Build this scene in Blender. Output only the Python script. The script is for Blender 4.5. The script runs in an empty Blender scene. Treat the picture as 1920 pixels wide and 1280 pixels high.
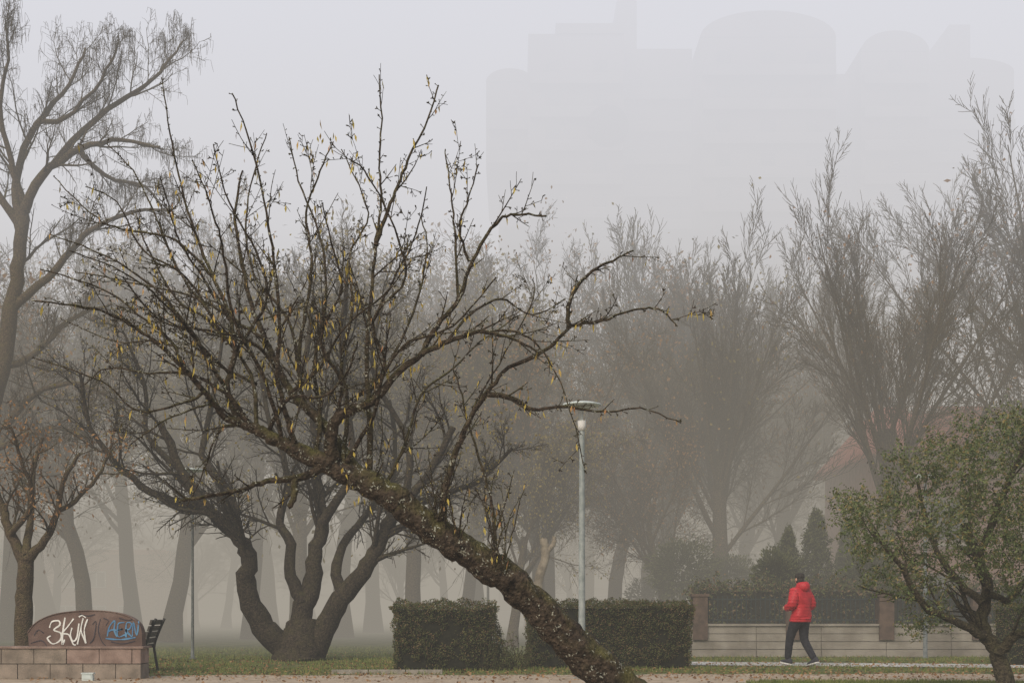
import bpy, math, random
import numpy as np
from mathutils import Vector, Matrix, noise
V=Vector
scene=bpy.context.scene
F=2667.0; EYE=1.0; HOR=1150.0
def P(px,py,d):
    """image pixel at an estimated depth -> world metres for something standing d metres north of the tripod"""
    return V(((px-960)/F*d, d, EYE-(py-HOR)/F*d))
def G(px,d): return V(((px-960)/F*d,d,0))

# ------------------------------------------------------------ materials
def mat(name,c1,c2=None,scale=5.0,rough=0.85,bump=0.0,bscale=None,c3=None,spec=0.2,detail=6,ramp=(0.35,0.65),obj=True,stretch=None):
    m=bpy.data.materials.new(name); m.use_nodes=True
    nt=m.node_tree; n=nt.nodes; l=nt.links
    b=n['Principled BSDF']; b.inputs['Roughness'].default_value=rough
    b.inputs['Specular IOR Level'].default_value=spec
    if c2 is None: c2=tuple(x*0.8 for x in c1)
    tc=n.new('ShaderNodeTexCoord'); src=tc.outputs['Object']
    if not obj:
        g=n.new('ShaderNodeNewGeometry'); src=g.outputs['Position']
    if stretch:
        mp=n.new('ShaderNodeMapping'); mp.inputs['Scale'].default_value=stretch
        l.new(src,mp.inputs['Vector']); src=mp.outputs[0]
    t=n.new('ShaderNodeTexNoise'); t.inputs['Scale'].default_value=scale; t.inputs['Detail'].default_value=detail
    l.new(src,t.inputs['Vector'])
    r=n.new('ShaderNodeValToRGB'); r.color_ramp.elements[0].position=ramp[0]; r.color_ramp.elements[1].position=ramp[1]
    r.color_ramp.elements[0].color=(*c1,1); r.color_ramp.elements[1].color=(*c2,1)
    if c3:
        e=r.color_ramp.elements.new((ramp[0]+ramp[1])/2); e.color=(*c3,1)
    l.new(t.outputs['Fac'],r.inputs['Fac']); l.new(r.outputs['Color'],b.inputs['Base Color'])
    if bump>0:
        t2=n.new('ShaderNodeTexNoise'); t2.inputs['Scale'].default_value=bscale or scale*4; t2.inputs['Detail'].default_value=8
        l.new(src,t2.inputs['Vector'])
        bp=n.new('ShaderNodeBump'); bp.inputs['Strength'].default_value=bump; bp.inputs['Distance'].default_value=0.02
        l.new(t2.outputs['Fac'],bp.inputs['Height']); l.new(bp.outputs[0],b.inputs['Normal'])
    return m

def bark_mat(name,dark,light,moss,moss_amt=0.5,lichen=0.0,scale=1.0):
    m=bpy.data.materials.new(name); m.use_nodes=True
    nt=m.node_tree; n=nt.nodes; l=nt.links; b=n['Principled BSDF']
    b.inputs['Roughness'].default_value=0.9; b.inputs['Specular IOR Level'].default_value=0.15
    g=n.new('ShaderNodeNewGeometry')
    def nz(s,d=6,w=0):
        t=n.new('ShaderNodeTexNoise'); t.inputs['Scale'].default_value=s*scale; t.inputs['Detail'].default_value=d
        l.new(g.outputs['Position'],t.inputs['Vector']); return t.outputs['Fac']
    def ramp(src,a,b_,ca,cb):
        r=n.new('ShaderNodeValToRGB'); r.color_ramp.elements[0].position=a; r.color_ramp.elements[1].position=b_
        r.color_ramp.elements[0].color=(*ca,1); r.color_ramp.elements[1].color=(*cb,1); l.new(src,r.inputs[0]); return r.outputs[0]
    def mixc(f,a,c):
        x=n.new('ShaderNodeMix'); x.data_type='RGBA'; l.new(f,x.inputs[0])
        l.new(a,x.inputs[6])
        if isinstance(c,tuple): x.inputs[7].default_value=(*c,1)
        else: l.new(c,x.inputs[7])
        return x.outputs[2]
    v=n.new('ShaderNodeTexVoronoi'); v.inputs['Scale'].default_value=38*scale; v.feature='F1'
    l.new(g.outputs['Position'],v.inputs['Vector'])
    base=ramp(nz(22),0.35,0.68,dark,light)
    sep=n.new('ShaderNodeSeparateXYZ'); l.new(g.outputs['Normal'],sep.inputs[0])
    mr=n.new('ShaderNodeMapRange'); mr.inputs[1].default_value=-0.3; mr.inputs[2].default_value=0.95; l.new(sep.outputs[2],mr.inputs[0])
    mm=n.new('ShaderNodeMath'); mm.operation='MULTIPLY'; l.new(mr.outputs[0],mm.inputs[0])
    l.new(ramp(nz(6),0.40,0.66,(0,0,0),(moss_amt*1.6,)*3),mm.inputs[1]); mm.use_clamp=True
    col=mixc(mm.outputs[0],base,moss)
    if lichen>0:
        t=nz(14,3); t2=nz(60,2)
        a=n.new('ShaderNodeMath'); a.operation='MULTIPLY'; l.new(t,a.inputs[0]); l.new(t2,a.inputs[1])
        f=ramp(a.outputs[0],0.352,0.375,(0,0,0),(0.75,0.75,0.75))
        col=mixc(f,col,(0.36,0.37,0.31))
    l.new(col,b.inputs['Base Color'])
    bp=n.new('ShaderNodeBump'); bp.inputs['Strength'].default_value=0.9; bp.inputs['Distance'].default_value=0.02
    ad=n.new('ShaderNodeMath'); ad.operation='ADD'; l.new(nz(45,8),ad.inputs[0]); l.new(v.outputs['Distance'],ad.inputs[1])
    l.new(ad.outputs[0],bp.inputs['Height']); l.new(bp.outputs[0],b.inputs['Normal'])
    return m

# ------------------------------------------------------------ mesh helpers
class Msh:
    def __init__(s): s.v=[]; s.f=[]; s.m=[]; s.leaf=[]
    def tube(s,pts,rads,sides=6,mi=0,rough=0.0,cap=False):
        n=len(pts)
        if n<2: return
        base=len(s.v); prev=None
        cs=[(math.cos(2*math.pi*k/sides),math.sin(2*math.pi*k/sides)) for k in range(sides)]
        u=None
        for i in range(n):
            a=pts[max(0,i-1)]; b=pts[min(n-1,i+1)]
            t=(b-a)
            if t.length<1e-9: t=V((0,0,1))
            t.normalize()
            if u is None:
                u=t.cross(V((0.3,1,0.2)))
                if u.length<1e-3: u=t.cross(V((1,0,0)))
            else:
                u=u-t*u.dot(t)
            u.normalize(); w=t.cross(u)
            r=rads[i]; p=pts[i]
            for (c,sn) in cs:
                q=u*c+w*sn
                rr=r
                if rough: 
                    x=p+q*r
                    rr=r*(1+rough*(noise.noise(x*7)+0.6*noise.noise(x*19)))
                s.v.append(p+q*rr)
        for i in range(n-1):
            o=base+i*sides
            for k in range(sides):
                k2=(k+1)%sides
                s.f.append((o+k,o+k2,o+sides+k2,o+sides+k)); s.m.append(mi)
        if cap:
            s.f.append(tuple(range(base+(n-1)*sides,base+n*sides))); s.m.append(mi)
            s.f.append(tuple(reversed(range(base,base+sides)))); s.m.append(mi)
    def leafq(s,p,d,L,W,mi=1,side=None):
        d=d.normalized()
        if side is None: side=V((random.uniform(-1,1),random.uniform(-1,1),random.uniform(-.4,.4)))
        sd=d.cross(side)
        if sd.length<1e-3: sd=V((1,0,0))
        sd.normalize(); o=len(s.v); nn=sd.cross(d)
        s.v+= [p, p+d*L*.45+sd*W*.5+nn*L*.08, p+d*L, p+d*L*.5-sd*W*.5+nn*L*.06]
        s.f.append((o,o+1,o+2,o+3)); s.m.append(mi)
    def box(s,c,sz,mi=0,rot=None):
        o=len(s.v)
        for x in(-1,1):
            for y in(-1,1):
                for z in(-1,1):
                    q=V((x*sz[0]/2,y*sz[1]/2,z*sz[2]/2))
                    if rot: q=rot@q
                    s.v.append(V(c)+q)
        for f in((0,1,3,2),(4,6,7,5),(0,4,5,1),(2,3,7,6),(0,2,6,4),(1,5,7,3)):
            s.f.append(tuple(o+i for i in f)); s.m.append(mi)
    def build(s,name,mats,smooth=True,parent=None,loc=None):
        me=bpy.data.meshes.new(name+'_mesh'); me.from_pydata([tuple(x) for x in s.v],[],s.f)
        for m in mats: me.materials.append(m)
        me.polygons.foreach_set('material_index',s.m)
        if smooth: me.polygons.foreach_set('use_smooth',[True]*len(me.polygons))
        me.update()
        o=bpy.data.objects.new(name,me); scene.collection.objects.link(o)
        if parent: o.parent=parent
        if loc: o.location=loc
        return o
def empty(name,loc=(0,0,0)):
    e=bpy.data.objects.new(name,None); e.location=loc; e.empty_display_size=0.2; scene.collection.objects.link(e); return e
def catmull(pts,sub=4):
    out=[]; n=len(pts)
    for i in range(n-1):
        p0=pts[max(i-1,0)];p1=pts[i];p2=pts[i+1];p3=pts[min(i+2,n-1)]
        for k in range(sub):
            t=k/sub
            out.append(0.5*((2*p1)+(p2-p0)*t+(2*p0-5*p1+4*p2-p3)*t*t+(3*p1-p0-3*p2+p3)*t*t*t))
    out.append(pts[-1].copy()); return out
def lathe(M,prof,sides=24,c=V((0,0,0)),mi=0):
    o=len(M.v)
    for (r,z) in prof:
        for k in range(sides):
            a=2*math.pi*k/sides; M.v.append(c+V((r*math.cos(a),r*math.sin(a),z)))
    for i in range(len(prof)-1):
        for k in range(sides):
            k2=(k+1)%sides; M.f.append((o+i*sides+k,o+i*sides+k2,o+(i+1)*sides+k2,o+(i+1)*sides+k)); M.m.append(mi)
def np_leaves(name,C,L,W,mats,normal=None,seed=1,parent=None,flat=False,matidx=None,hang=0.0):
    rs=np.random.RandomState(seed); N=len(C)
    d=rs.normal(size=(N,3)); 
    if flat: d[:,2]*=0.15
    d[:,2]-=hang
    d/=np.linalg.norm(d,axis=1)[:,None]
    q=rs.normal(size=(N,3))
    if flat: q[:,2]*=0.2
    s=q-d*(q*d).sum(1)[:,None]; s/=np.linalg.norm(s,axis=1)[:,None]
    LL=(L*rs.uniform(.6,1.3,N))[:,None]; WW=(W*rs.uniform(.6,1.3,N))[:,None]
    nn=np.cross(d,s)
    v=np.stack([C-d*LL*.5,C+s*WW*.5+nn*LL*.06,C+d*LL*.5,C-s*WW*.5+nn*LL*.06],1).reshape(-1,3)
    me=bpy.data.meshes.new(name+'_mesh')
    me.vertices.add(4*N); me.vertices.foreach_set('co',v.ravel())
    me.loops.add(4*N); me.loops.foreach_set('vertex_index',np.arange(4*N))
    me.polygons.add(N); me.polygons.foreach_set('loop_start',np.arange(N)*4)
    for m in mats: me.materials.append(m)
    if matidx is not None: me.polygons.foreach_set('material_index',matidx)
    me.update(calc_edges=True)
    o=bpy.data.objects.new(name,me); scene.collection.objects.link(o)
    if parent: o.parent=parent
    return o

# ------------------------------------------------------------ tree growth
def rv(R): return V((R.uniform(-1,1),R.uniform(-1,1),R.uniform(-1,1)))
def side_dir(t,ang,R):
    a=rv(R); u=t.cross(a)
    if u.length<1e-3: u=t.cross(V((1,0,.3)))
    u.normalize(); return (t*math.cos(ang)+u*math.sin(ang)).normalized()
def children(M,R,pts,rad,L,lev,S):
    if lev>=S['max']: return
    k=S['n'][lev]; t0=S['t0'][lev]; n=len(pts)-1
    for j in range(k):
        t=t0+(1-t0)*(j+R.random())/k; x=t*n; i=min(int(x),n-1); fr=x-i
        p=pts[i].lerp(pts[i+1],fr); tg=(pts[i+1]-pts[i]).normalized(); r=rad[i]*(1-fr)+rad[i+1]*fr
        d=side_dir(tg,S['ang'][lev]*R.uniform(.65,1.3),R)
        lo,hi=(.85,1.12) if lev==0 else (.65,1.25)
        cl=L*S['len'][lev]*(1-0.45*t)*R.uniform(lo,hi)
        cr=max(r*S['rr'][lev]*R.uniform(.8,1.1),S['rmin'])
        grow(M,R,p,d,cl,cr,lev+1,S)
def grow(M,R,p,d,L,r,lev,S):
    n=S['seg'][lev]; g=S['gn'][lev]; up=S['up'][lev]
    pts=[p.copy()]; rad=[r]; er=max(r*S['tap'][lev],S['rmin']*.6)
    for i in range(n):
        d=(d+rv(R)*g+V((0,0,up))).normalized()
        p=p+d*(L/n); pts.append(p); rad.append(r+(er-r)*(i+1)/n)
    if lev==0: rad[0]*=1.35
    M.tube(pts,rad,S['sides'][lev],rough=.1 if lev<2 else 0)
    if lev>=S['max']:
        if S.get('leafp',0)>R.random(): M.leaf.append(pts[-1]); 
        if S.get('pod',0)>R.random():
            q=pts[-1]; l=R.uniform(.15,.4); q2=q+V((R.uniform(-.03,.03),R.uniform(-.03,.03),-l*.5)); M.tube([q,q2,q2+V((R.uniform(-.05,.05),0,-l*.5))],[.003,.004,.003],3)
    children(M,R,pts,rad,L,lev,S)
def limb(M,R,spec,r0,r1,d,drift,S,lev,sides=8,rough=0.06,sub=3,gn=0.02):
    n=len(spec); pts=[P(x,y,d+drift*i/(n-1)) for i,(x,y) in enumerate(spec)]
    pts=catmull(pts,sub); m=len(pts)
    for i in range(1,m-1): pts[i]=pts[i]+rv(R)*gn
    rad=[(r0+(r1-r0)*(i/(m-1))**.8)/F*d for i in range(m)]
    M.tube(pts,rad,sides,rough=rough)
    L=sum((pts[i+1]-pts[i]).length for i in range(m-1))
    if S: children(M,R,pts,rad,L,lev,S)
    return pts,rad

# ------------------------------------------------------------ world / fog / light
w=bpy.data.worlds.new("World"); scene.world=w; w.use_nodes=True
nt=w.node_tree; bg=nt.nodes['Background']
sky=nt.nodes.new('ShaderNodeTexSky'); sky.sky_type='NISHITA'; sky.sun_disc=False
SE,SR=math.radians(38),math.radians(205)
sky.sun_elevation=SE; sky.sun_rotation=SR; sky.dust_density=6; sky.air_density=1.2; sky.ozone_density=1
nt.links.new(sky.outputs[0],bg.inputs[0]); bg.inputs[1].default_value=0.14
sd=bpy.data.lights.new('sun','SUN'); sd.energy=1.4; sd.angle=math.radians(25); sd.color=(1,.95,.87)
so=bpy.data.objects.new('sun',sd); scene.collection.objects.link(so)
sv=V((math.sin(SR)*math.cos(SE),math.cos(SR)*math.cos(SE),math.sin(SE)))
so.rotation_euler=(-sv).to_track_quat('-Z','Y').to_euler(); so.location=(0,-20,40)

def emissive_fog(name,x0,x1,y0,y1,z0,z1,sig,L):
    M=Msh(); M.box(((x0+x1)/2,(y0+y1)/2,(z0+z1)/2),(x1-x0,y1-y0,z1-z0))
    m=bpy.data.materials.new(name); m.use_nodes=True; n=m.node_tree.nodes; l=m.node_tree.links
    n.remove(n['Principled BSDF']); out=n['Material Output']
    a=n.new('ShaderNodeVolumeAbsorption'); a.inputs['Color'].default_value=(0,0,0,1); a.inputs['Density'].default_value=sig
    e=n.new('ShaderNodeEmission'); e.inputs[0].default_value=(*L,1); e.inputs[1].default_value=sig  # self-emission stands in for daylight scattered in the haze, and adds ambient light
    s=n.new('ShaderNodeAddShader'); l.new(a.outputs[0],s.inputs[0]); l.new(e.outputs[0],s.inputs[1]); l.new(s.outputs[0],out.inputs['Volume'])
    return M.build(name,[m],smooth=False)
LOW=(.365,.332,.278); MID=(.575,.555,.535); TOP=(.80,.81,.89)  # emitted haze colours per layer, brightening with height
emissive_fog('emissive_fog',-350,350,-80,31,-1,78,.0028,(.5,.475,.44))
emissive_fog('emissive_fog_bank',-350,350,31.02,500,-1,9.5,.026,LOW)
emissive_fog('emissive_fog_bank',-350,350,31.02,500,9.52,19,.024,MID)
emissive_fog('emissive_fog_bank',-350,350,31.02,500,19.04,78,.023,TOP)

# ------------------------------------------------------------ ground
grass_m=mat('grass_soil',(.055,.065,.02),(.15,.14,.06),scale=1.6,bump=.6,bscale=30,c3=(.085,.11,.032),obj=False,detail=10,ramp=(.3,.7))
sand_m=mat('sand',(.27,.215,.155),(.45,.375,.285),scale=3,bump=.4,bscale=60,obj=False,detail=12,ramp=(.3,.7))
conc_m=mat('concrete_path',(.36,.36,.34),(.48,.48,.46),scale=1.2,bump=.15,bscale=50,obj=False,detail=10)
kerb_m=mat('kerb_stone',(.20,.185,.16),(.31,.285,.25),scale=8,bump=.3,obj=False)
M=Msh(); M.v=[V((-900,-300,0)),V((900,-300,0)),V((900,1500,0)),V((-900,1500,0))]; M.f=[(0,1,2,3)]; M.m=[0]
M.build('ground',[grass_m],smooth=False)
def strip(name,near,far,z,m,sub=60,wob=.12):
    M=Msh(); nx=near; R=random.Random(3)
    xs=np.linspace(near[0][0],near[1][0],sub)
    for x in xs:
        t=(x-near[0][0])/(near[1][0]-near[0][0])
        a=near[0][1]+(near[1][1]-near[0][1])*t; b=far[0][1]+(far[1][1]-far[0][1])*t
        M.v+= [V((x,a+wob*noise.noise(V((x*.9,5,0))),z)),V((x,b+wob*2*noise.noise(V((x*.8,0,z*100))),z))]
    for i in range(sub-1): M.f.append((2*i,2*i+2,2*i+3,2*i+1)); M.m.append(0)
    return M.build(name,[m],smooth=False)
strip('sand_path',((-40,4),(40,4)),((-40,20.4),(40,26.2)),.004,sand_m,300,.35)
strip('grass_verge',((3.2,14),(30,16)),((3.2,20.6),(30,22.6)),.008,grass_m,60,.25)
strip('footpath',((2.2,27.9),(40,18.5)),((2.2,29.9),(40,20.6)),.009,conc_m,50,0)
M=Msh()
for i in range(3):
    x=-2.7+i*.62; M.box((x,23.7+.02*(i%2),.035),(.6,.12,.07))
M.build('kerb',[kerb_m],smooth=False)

R=random.Random(11); rs=np.random.RandomState(5)
def blades(name,N,x0,x1,y0,y1,h,m,seed,sl=0):
    r=np.random.RandomState(seed); x=r.uniform(x0,x1,N); y=r.uniform(y0,y1,N)
    k=np.array([noise.noise(V((a*.8,b*.8,0))) for a,b in zip(x,y)])
    keep=k+r.uniform(-.35,.35,N)>-.15
    if sl: keep&=(y>20.4+(x+40)/80*5.8+r.normal(0,.25,N))
    t=(x-2.2)/37.8; onp=(x>2.2)&(y>27.8-9.4*t)&(y<30.0-9.3*t)
    keep&=~onp; x=x[keep];y=y[keep]; n=len(x)
    hh=h*r.uniform(.4,1.3,n); a=r.uniform(0,6.28,n); wd=.008
    v=np.zeros((n,3,3)); 
    v[:,0]=np.stack([x-np.cos(a)*wd,y-np.sin(a)*wd,np.zeros(n)],1); v[:,1]=np.stack([x+np.cos(a)*wd,y+np.sin(a)*wd,np.zeros(n)],1)
    v[:,2]=np.stack([x+r.normal(0,.02,n),y+r.normal(0,.02,n),hh],1)
    me=bpy.data.meshes.new(name+'_mesh'); me.vertices.add(3*n); me.vertices.foreach_set('co',v.ravel())
    me.loops.add(3*n); me.loops.foreach_set('vertex_index',np.arange(3*n)); me.polygons.add(n); me.polygons.foreach_set('loop_start',np.arange(n)*3)
    me.materials.append(m); me.update(calc_edges=True)
    o=bpy.data.objects.new(name,me); scene.collection.objects.link(o); return o
blade_m=mat('grass_blade',(.085,.125,.028),(.20,.205,.07),scale=3,obj=False)
blades('lawn_grass',95000,-14,16,22.4,42,.07,blade_m,1,1)
blades('lawn_grass',16000,3.4,9,18.6,20.9,.06,blade_m,2)
litter_m=mat('fallen_leaf',(.15,.08,.04),(.33,.21,.11),scale=9,obj=False,c3=(.23,.13,.06))
N=14000
C=np.stack([rs.uniform(-14,14,N),20+rs.gamma(2.5,2.6,N),rs.uniform(.012,.03,N)],1)
np_leaves('fallen_leaves',C,.06,.04,[litter_m],seed=3,flat=True)

# ------------------------------------------------------------ hero leaning tree
bark_h=bark_mat('leaning_tree_bark',(.015,.011,.008),(.080,.060,.043),(.095,.092,.028),.62,lichen=1.0)
leafy_m=mat('withered_leaf',(.36,.26,.05),(.38,.19,.10),scale=6,obj=False,c3=(.42,.35,.09))
R=random.Random(7); random.seed(3)
M=Msh(); D=11.0
tr=[(1300,1410,50),(1215,1335,44),(1130,1262,39),(1060,1195,36),(1000,1130,33),(940,1075,31),(870,1030,31),(800,985,29),(740,935,28),(690,905,24),(640,885,20),(590,860,17),(530,830,14),(480,805,11),(455,795,8)]
pts=catmull([P(a,b,D+.35-.35*min(1,i/8)) for i,(a,b,c) in enumerate(tr)],8)
rr=[c for a,b,c in tr]; rad=[]
for i in range(len(pts)):
    x=i/8; k=min(int(x),len(rr)-2); rad.append((rr[k]+(rr[k+1]-rr[k])*(x-k))/F*D*.98)
for i in range(1,len(pts)-1): pts[i]=pts[i]+rv(R)*.010
M.tube(pts,rad,32,rough=.22)
def spurs(M,R,pts,rad,dens=16):
    for i in range(len(pts)-1):
        a,b=pts[i],pts[i+1]; L=(b-a).length; k=L*dens; k=int(k)+(R.random()<k-int(k))
        for _ in range(k):
            p=a.lerp(b,R.random()); r=rad[i]
            if r>.03: continue
            d=side_dir((b-a).normalized(),R.uniform(.7,1.3),R); l=R.uniform(.008,.040)
            q=p+d*(r+l)
            M.tube([p,p+d*(r+l*.6),q],[.0025,.0025,.0048],4)
            if R.random()<.28:
                for _ in range(3):
                    e=side_dir(d,.8,R); M.tube([q,q+e*.011,q+e*.02],[.003,.0045,.0015],4)
            if R.random()<.18:
                M.leafq(q,V((R.uniform(-.3,.3),R.uniform(-.3,.3),-1)),R.uniform(.045,.09),R.uniform(.011,.022))
def htwig(M,R,p,d,L,r,lev):
    n=max(3,int(L/.07)); pts=[p.copy()]; rad=[r]
    er=max(.0018,r*.4)
    for i in range(n):
        d=(d+rv(R)*.09+V((0,0,.04))).normalized(); p=p+d*(L/n); pts.append(p); rad.append(r+(er-r)*(i+1)/n)
    M.tube(pts,rad,5 if r>.006 else 4); spurs(M,R,pts,rad,14)
    if lev<2 and L>.16:
        for j in range(int(L*6)+R.randint(0,1)):
            k=R.randint(1,n-1); tg=(pts[k+1]-pts[k]).normalized()
            htwig(M,R,pts[k],side_dir(tg,R.uniform(.5,1.0),R),L*R.uniform(.25,.55),max(rad[k]*.65,.0021),lev+1)
def hlimb(spec,r0,r1,drift,d0=0.0,k=4.0,tl=.5,sides=8):
    n=len(spec); pts=[P(x,y,D+d0+drift*i/(n-1)) for i,(x,y) in enumerate(spec)]
    pts=catmull(pts,5); m=len(pts)
    for i in range(1,m-1): pts[i]=pts[i]+rv(R)*.007
    rad=[max(.0024,(r0+(r1-r0)*(i/(m-1))**.6)/F*D) for i in range(m)]
    M.tube(pts,rad,12 if r0>9 else sides,rough=.16)
    spurs(M,R,pts,rad,15)
    L=sum((pts[i+1]-pts[i]).length for i in range(m-1))
    for j in range(int(L*k)):
        x=R.uniform(.12,.97); i=min(int(x*(m-1)),m-2); tg=(pts[i+1]-pts[i]).normalized()
        d=(side_dir(tg,R.uniform(.5,1.0),R)+V((0,0,.25))).normalized()
        htwig(M,R,pts[i],d,tl*R.uniform(.25,1.3)*(1-.4*x),max(.0028,min(rad[i]*.55,.008)),0)
H=[([(455,795),(420,780),(385,735),(345,690),(290,640),(230,600),(160,575),(60,563)],10,1.5,-.9,0),
([(450,790),(425,730),(440,660),(430,590),(400,520),(370,450),(340,350),(318,250),(303,145)],9,1.2,.6,0),
([(470,800),(430,740),(395,680),(350,610),(290,540),(200,480),(95,440)],8,1.2,-.4,0),
([(690,905),(655,865),(610,800),(575,765),(545,735),(520,690),(500,640),(470,570),(452,480),(440,400),(455,320)],19,2,.7,0),
([(625,870),(620,825),(632,785),(665,765),(700,752),(745,700),(790,665),(840,640),(900,622),(960,635),(1010,660)],19,2,-.5,0),
([(692,895),(694,800),(688,700),(692,600),(700,520),(705,450),(715,380),(710,300),(716,220),(711,140)],8.5,1.3,.2,0),
([(705,460),(725,400),(745,350),(770,290),(795,240),(822,160)],6,1.6,.3,.1),
([(790,665),(820,610),(860,560),(885,490),(930,418),(965,402),(1025,405)],8,1.8,-.2,-.25),
([(825,975),(845,880),(880,785),(915,735),(955,690),(1030,652),(1072,612),(1130,600),(1190,582),(1235,580),(1270,612)],9,1.2,-.6,0),
([(1066,616),(1068,565),(1100,515),(1150,488),(1188,470)],6,1.8,-.1,-.4),
([(912,738),(960,745),(1000,768),(1060,762),(1130,772),(1200,766),(1277,793)],7,1.1,.2,-.2),
([(932,1045),(925,960),(905,880),(880,800),(865,740),(850,690)],5,1.5,.3,0),
([(610,875),(560,895),(500,902),(440,920),(335,940)],12,3,-.5,0),
([(548,895),(553,925),(540,950)],10,6,-.1,-.15),
([(470,800),(420,800),(395,845),(375,900),(350,950)],5,1,.3,0),
([(560,850),(540,790),(520,700),(525,600),(515,500),(500,400),(470,270),(435,175)],8,1.3,-.6,0),
([(590,860),(600,780),(590,680),(610,560),(600,440),(560,340),(542,258)],7,1.3,.5,0),
([(575,765),(560,700),(570,600),(585,500),(575,400),(600,320),(625,265)],7,1.2,.2,.3),
([(640,880),(652,760),(640,680),(660,580),(655,480),(690,400),(640,280)],7,1.2,.7,0),
([(860,560),(855,470),(850,400),(842,340),(835,280)],4,1.3,.2,-.2),
([(880,490),(862,430),(880,370),(897,308)],3.5,1.3,-.2,-.2),
([(345,690),(320,640),(260,590),(190,540),(75,505)],5,1.2,.4,-.3),
([(430,740),(350,700),(280,700),(200,690),(160,720)],5,1.2,.9,0),
([(385,735),(330,760),(260,770),(190,715),(60,670)],4,1.1,-.4,-.3),
([(400,520),(330,450),(230,430),(170,400),(100,330)],4,1.1,.2,.35),
([(440,660),(500,560),(480,470),(430,380),(400,270)],5,1.2,-.4,.2),
([(395,590),(330,500),(290,400),(250,320),(200,270)],4,1.1,.3,.2),
([(700,600),(740,520),(780,440),(800,350)],4,1.2,-.4,.1),
([(690,740),(740,660),(780,570),(800,470),(790,400)],5,1.2,.5,.1),
([(545,735),(600,690),(640,620),(720,550),(770,490)],5,1.2,-.7,.2),
([(840,640),(880,590),(940,560),(1000,590),(1060,560)],4,1.2,.5,-.3),
([(900,622),(960,620),(1010,650),(1060,740),(1100,888)],3.5,1,-.2,-.3),
([(720,915),(760,830),(790,740),(850,690),(900,640),(975,590)],5,1.2,.9,0),
([(500,815),(545,745),(600,745),(650,700),(670,640)],6,1.5,-.8,0),
([(520,690),(470,640),(390,620),(300,600),(230,520)],5,1.2,-.9,.3),
([(500,640),(440,600),(370,560),(300,540),(140,510)],5,1.2,.6,.3),
([(650,865),(700,780),(720,700),(770,640),(850,610),(930,520)],6,1.3,-1.0,0),
([(455,795),(400,760),(350,770),(290,800),(240,840)],4,1.1,-.8,0),
([(880,785),(900,740),(960,640),(1000,560),(1000,520)],3,1,.5,-.1),
([(480,805),(470,700),(390,600),(330,560),(270,450),(255,400)],6,1.2,1.0,0),
([(530,830),(500,720),(440,600),(420,480),(400,400),(360,300)],6,1.2,-1.2,0),
([(560,700),(540,600),(480,520),(460,430),(475,330),(500,250)],5,1.2,.9,.4),
([(430,600),(380,520),(340,460),(320,400),(300,330)],4,1.1,-.7,0),
([(620,825),(640,720),(600,640),(640,540),(620,450),(605,380)],5,1.2,-1.0,0),
([(700,752),(720,680),(700,600),(760,520),(740,430),(690,330),(660,300)],5,1.2,-.8,-.2),
([(480,720),(400,680),(300,640),(220,640),(120,600)],4,1.1,1.2,.2),
([(430,700),(370,640),(300,560),(230,510),(130,470)],4,1.1,-1.1,.1),
([(420,640),(350,520),(270,470),(220,380),(160,350)],4,1.1,-.3,.4)]
for s,a,b,dr,d0 in H: hlimb(s,a*.85,b*.9,dr,d0)
for _ in range(30):
    b=R.choice([(820,975),(835,985),(930,1045),(700,905),(860,1010),(945,1060)])
    e=(b[0]+R.uniform(-45,50),b[1]-R.uniform(50,150)); mid=((b[0]+e[0])/2+R.uniform(-12,12),(b[1]+e[1])/2)
    hlimb([b,mid,e],1.8,.8,R.uniform(-.3,.3),-.05,1.5,.15,4)
for (cx,cy) in [(650,895),(680,930),(700,345),(610,240),(720,700),(770,690),(580,700),(985,760),(290,600),(920,960)]:
    for _ in range(6):
        M.leafq(P(cx+R.uniform(-18,18),cy+R.uniform(-20,20),D+R.uniform(-.15,.1)),V((R.uniform(-.3,.3),R.uniform(-.3,.3),-1)),R.uniform(.05,.09),R.uniform(.013,.022))
M.build('leaning_tree',[bark_h,leafy_m])

# ------------------------------------------------------------ other trees
bark_d=bark_mat('dark_bark',(.020,.016,.012),(.068,.054,.038),(.07,.065,.024),.4)
bark_g=bark_mat('grey_bark',(.055,.042,.028),(.13,.102,.068),(.11,.105,.04),.55)
bark_b=bark_mat('brown_bark',(.045,.033,.022),(.11,.081,.052),(.10,.092,.03),.6)
dryleaf=mat('dry_leaf',(.18,.09,.04),(.27,.16,.07),scale=4,obj=False)
yleaf=mat('yellowing_leaf',(.15,.125,.03),(.24,.18,.055),scale=4,obj=False)
S_D=dict(max=4,n=[0,10,10,9,0],t0=[.3,.2,.12,.1,0],ang=[.6,.7,.75,.8,.8],len=[.6,.42,.5,.55,.5],rr=[.6,.45,.5,.55,.7],rmin=.004,
        seg=[6,7,6,4,3],gn=[.1,.2,.22,.22,.25],up=[.05,.05,.03,.02,0],tap=[.5,.3,.35,.5,.6],sides=[8,6,4,3,3])
def leaves_for(M,name,m,L,W,parent,seed,spread=.08,k=2):
    if not M.leaf: return
    r=np.random.RandomState(seed); C=np.repeat(np.array([tuple(p) for p in M.leaf]),k,axis=0); C=C+r.normal(0,spread,C.shape)
    np_leaves(name,C,L,W,[m],seed=seed,parent=parent,hang=.8)

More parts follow.
